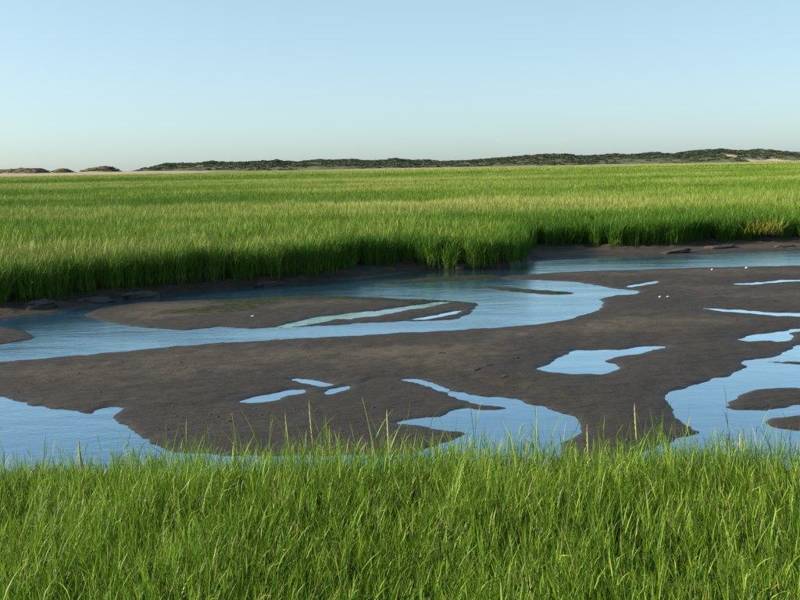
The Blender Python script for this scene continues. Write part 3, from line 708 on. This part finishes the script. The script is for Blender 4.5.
def stalk(x, y, tip, label, green=False, seed=True):
    z0 = float(near_z(np.array([x]), np.array([y]))[0]) - .02
    tx, ty, tz = tip[0] - x, tip[1] - y, tip[2] - z0
    root = add('grass_stalk', None, None, loc=(x, y, z0), label=label, cat='grass stalk', group='tall grass stalks above the near grass')
    s = np.linspace(0, 1, 9)
    bx = tx * s ** 1.6; by = ty * s ** 1.6; bz = tz * s
    pts = np.stack([bx, by, bz], 1)
    k = 7 if seed else 9
    ms = M_GREENSTALK if green else M_STALK
    c, f = tube(pts[:k], np.linspace(.0044, .0026 if seed else .0017, k))
    add('stem', np_mesh('stem', c, f, smooth=True), ms, root)
    if seed:      # a narrow ragged spike
        us = np.linspace(.66, 1.0, 15)
        ax = np.stack([np.interp(us, s, bx), np.interp(us, s, by), np.interp(us, s, bz)], 1)
        rad = .0062 * np.sin(np.clip((us - .63) / .37, 0, 1) * math.pi) ** .6 * (1 + .35 * np.cos(np.arange(15) * 2.6)) + .0006
        c, f = tube(ax, rad, 6)
        add('seed_head', np_mesh('seed_head', c, f, smooth=True), M_SEED, root)
    for j, fz in enumerate((.28, .45, .60)):
        p0 = np.array([[np.interp(fz, s, bx), np.interp(fz, s, by), np.interp(fz, s, bz)]])
        a = random.uniform(0, 6.28); o = np.array([[math.cos(a), math.sin(a), 0]])
        d0 = unit(np.array([[0, 0, 1.]]) + o * .3); d1 = unit(np.array([[0, 0, .6]]) + o * .8)
        c, f, at_ = ribbons(p0, d0, d1, np.array([.30]), np.array([.010]), unit(np.cross(d0, o)), np.array([.5]), np.array([.4]), np.array([.8]), np.array([0.]), segs=5)
        add('leaf', np_mesh('leaf', c, f, at_), M_GRASS, root)

ST = [  # root x, y, tip, label
    (-1.08, 6.25, (-1.12, 6.2, 1.41), 'thin pale stalk standing over the mud just below the largest slanting puddle', False, False),
    (-.74, 6.3, (-.77, 6.2, 1.41), 'straight pale grass stalk left of the tallest one, below the three small puddles', False, True),
    (-.58, 6.2, (-.61, 6.2, 1.49), 'tallest pale seed stalk, below the three small puddles left of centre', False, True),
    (-.14, 6.2, (-.26, 6.2, 1.50), 'thin grey stalk leaning left beside a straight one near the centre', False, False),
    (-.08, 6.1, (-.10, 6.2, 1.42), 'straight pale seed stalk near the left tip of the tailed pool', False, True),
    (.50, 6.2, (.45, 6.2, 1.44), 'dark green stalk leaning left across the tailed pool', True, False),
    (.93, 6.1, (.87, 6.2, 1.43), 'tallest dark green stalk crossing the right part of the tailed pool', True, False),
    (1.24, 6.2, (1.22, 6.2, 1.29), 'short yellow seed stalk just right of the tailed pool', False, True),
    (1.57, 6.2, (1.53, 6.2, 1.43), 'tall pale seed stalk over bare mud between the tailed pool and the largest pool', False, True),
    (1.88, 6.2, (1.66, 6.2, 1.36), 'slender brownish stalk leaning left beside the largest pool', False, False),
    (-2.10, 6.1, (-2.14, 6.2, 1.26), 'short pale stalk in front of the wide water at lower left', False, True),
]
for a in ST: stalk(a[0], a[1], a[2], a[3], a[4], a[5])

# yellowed tussock hanging over the far bank at right
tx0, ty0 = 13.1, 34.6
root = add('grass_tussock', None, None, loc=(tx0, ty0, .33), label='yellowed drooping grass tussock on the far bank near the right edge', cat='grass tussock')
n = 90
r = .75 * np.sqrt(rng.random(n)); a = rng.uniform(0, 6.28, n)
lean = np.stack([rng.normal(-.02, .22, n), rng.normal(-.35, .18, n)], 1)
PAL_Y = ((0.13, 0.17, 0.02), (0.24, 0.25, 0.03), (0.38, 0.34, 0.06), (0.3, 0.2, 0.05))
co, fa, at = merge(shoots(0.95 * r * np.cos(a), .6 * r * np.sin(a), np.zeros(n), rng.uniform(.45, .8, n), lean, 5, .30, .016, .010, 3, .05))
add('blades', np_mesh('blades', co, fa, at), grass_material('yellow_grass', False, PAL_Y), root)
co, fa = [], []

# peat blocks slumped at the foot of the bank, weed scraps, shells
def lumpy(name, sx, sy, sz, seed, flat=.6, rings=13, segs=22):
    th = np.linspace(0, math.pi, rings); ph = np.linspace(0, 2 * math.pi, segs, endpoint=False)
    T, Pp = np.meshgrid(th, ph, indexing='ij')
    d = np.stack([np.sin(T) * np.cos(Pp), np.sin(T) * np.sin(Pp), np.cos(T)], -1)
    rr = 1 + .60 * fbm(d[..., 0] * 2.8 + seed, d[..., 1] * 2.8 + d[..., 2] * 2.3, 4, seed)
    d = np.sign(d) * np.abs(d) ** flat * rr[..., None]
    co = (d * np.array([sx, sy, sz])).reshape(-1, 3)
    fa = []
    for i in range(rings - 1):
        for k in range(segs):
            k2 = (k + 1) % segs
            fa.append((i * segs + k, i * segs + k2, (i + 1) * segs + k2, (i + 1) * segs + k))
    return np_mesh(name, co, np.array(fa)[:, ::-1], smooth=True)

M_PEAT = plain('peat', (0.060, 0.046, 0.032), .85, 9, (0.030, 0.024, 0.018))
M_GREYCLAY = plain('grey_clay', (0.075, 0.066, 0.056), .9, 14, (0.036, 0.031, 0.026))
def on_land(x, y): return float(land(np.array([[x]]), np.array([[y]]))[0][0, 0])
BLK = [
    (8.9, 31.3, .45, .22, .12, 'dark peat block slumped below the far bank right of the promontory', M_PEAT),
    (10.9, 32.6, .55, .22, .12, 'dark peat ledge hanging under the yellowed tussock', M_PEAT),
    (13.0, 32.6, .34, .22, .09, 'low brown peat lump at the bank foot right of the yellowed tussock', M_PEAT),
    (-7.05, 22.2, .40, .22, .12, 'largest pale grey clay lump under the shaded grass at left', M_GREYCLAY),
    (-6.2, 22.95, .40, .25, .15, 'second grey clay lump along the shaded bank, right of the largest', M_GREYCLAY),
    (-8.0, 21.2, .36, .26, .14, 'leftmost grey clay lump at the foot of the shaded bank', M_GREYCLAY),
    (-3.4, 24.75, .36, .2, .13, 'small brown clay lump at the shaded bank behind the large sandbar', M_PEAT),
]
for x, y, sx, sy, sz, lab, mt in BLK:
    o = add('peat_block', lumpy('peat_block', sx, sy, sz * .7, int(abs(x * 7)) + 3), mt, loc=(x, y, max(.02, on_land(x, y)) - sz * .10), label=lab, cat='peat block', group='peat and clay blocks along the bank')
    o.rotation_euler = (random.uniform(-.15, .15), random.uniform(-.15, .15), .4 + random.uniform(-.3, .3))

M_WEED = plain('weed', (0.050, 0.024, 0.016), .7, 12, (0.028, 0.020, 0.014))
WD = [(1.07, 13.69, .06, 'dark weed scrap on the mud above the tail of the pool'), (1.28, 14.05, .045, 'small dark scrap right behind the largest weed scrap'), (.62, 14.9, .05, 'weed scrap on the mud just below the creek near the centre'),
      (1.75, 14.6, .05, 'reddish weed scrap left of the arrow shaped pool'), (1.42, 13.2, .04, 'small weed scrap nearest the tailed pool')]
for x, y, s, lab in WD:
    root = add('seaweed_scrap', None, None, loc=(x, y, on_land(x, y)), label=lab, cat='seaweed', group='weed scraps on the mud')
    for k in range(3):
        o = add('frond', lumpy('frond', s * random.uniform(.8, 1.3), s * random.uniform(.4, .7), s * .16, int(x * 100) + k, .8, 7, 9), M_WEED, root, loc=(random.uniform(-s, s), random.uniform(-s, s), s * .06))
        o.rotation_euler = (0, 0, random.uniform(0, 3))

M_SHELL = plain('shell', (0.78, 0.75, 0.68), .5, 30, (0.62, 0.58, 0.50))
def shell(x, y, s, label):
    n, m = 9, 11
    P = []; F = []
    for i in range(n):
        u = i / (n - 1)
        for j in range(m):
            a = (j / (m - 1) - .5) * 2.5
            rr = s * u * (1 + .05 * math.cos(j * math.pi)) * (1 - .12 * abs(a))
            P.append((rr * math.sin(a), rr * math.cos(a) - s * .5, s * .48 * math.sin(math.pi * min(1, .12 + .88 * u)) * (1 - (a / 1.5) ** 2 * .6) + .003 * (j % 2)))
    for i in range(n - 1):
        for j in range(m - 1): F.append((i * m + j, i * m + j + 1, (i + 1) * m + j + 1, (i + 1) * m + j))
    o = add('shell', np_mesh('shell', np.array(P), np.array(F), smooth=True), M_SHELL, loc=(x, y, on_land(x, y) - .004), label=label, cat='shell', group='white shells on the mud')
    md = o.modifiers.new('thick', 'SOLIDIFY'); md.thickness = .008
    o.rotation_euler = (random.uniform(-.2, .2), random.uniform(-.2, .2), random.uniform(0, 6))
shell(5.69, 20.95, .055, 'left white shell of the pair on the mud right of the creek bay')
shell(5.86, 20.93, .055, 'right white shell of the pair on the mud right of the creek bay')
shell(8.48, 26.05, .06, 'white shell on the edge of the back channel, left of the other one there')
shell(9.48, 26.26, .055, 'white shell on the edge of the back channel, nearer the right edge')
shell(-2.97, 19.24, .05, 'single white shell on the large sandbar')

# crumbs of mud, worm casts and shell grit strewn over the flats
n = 60000
x = rng.uniform(-13, 17, n); y = rng.uniform(9.6, 30, n)
zc, swc, sbc = land(x[None], y[None])
zc, swc, sbc = zc[0], swc[0], sbc[0]
dens = np.clip(.05 + .9 * fbm(x * .5, y * .7, 4, 131), 0, 1)
ok = (swc > .06) & (sbc > .3) & (rng.random(n) < dens * .8) & (np.abs(x) < y * .5 + 1)
x, y, zc = x[ok], y[ok], zc[ok]; n = len(x)
M_CRUMB = plain('mud_crumb', (0.055, 0.046, 0.034), .85, 40, (0.020, 0.016, 0.012))
s = .005 + .014 * rng.random(n) ** 3
point_object('mud_crumbs', np.stack([x, y, zc], 1), np.stack([0 * x, 0 * x, rng.uniform(0, 6.28, n)], 1), np.stack([s * rng.uniform(.8, 2, n), s, s * .45], 1),
             rng.integers(0, 4, n), [(lumpy('crumb', 1, 1, 1, 40 + k, .8, 5, 7), M_CRUMB) for k in range(4)], {}, label='small dark mud crumbs and worm casts strewn over the flats', cat='mud crumbs')
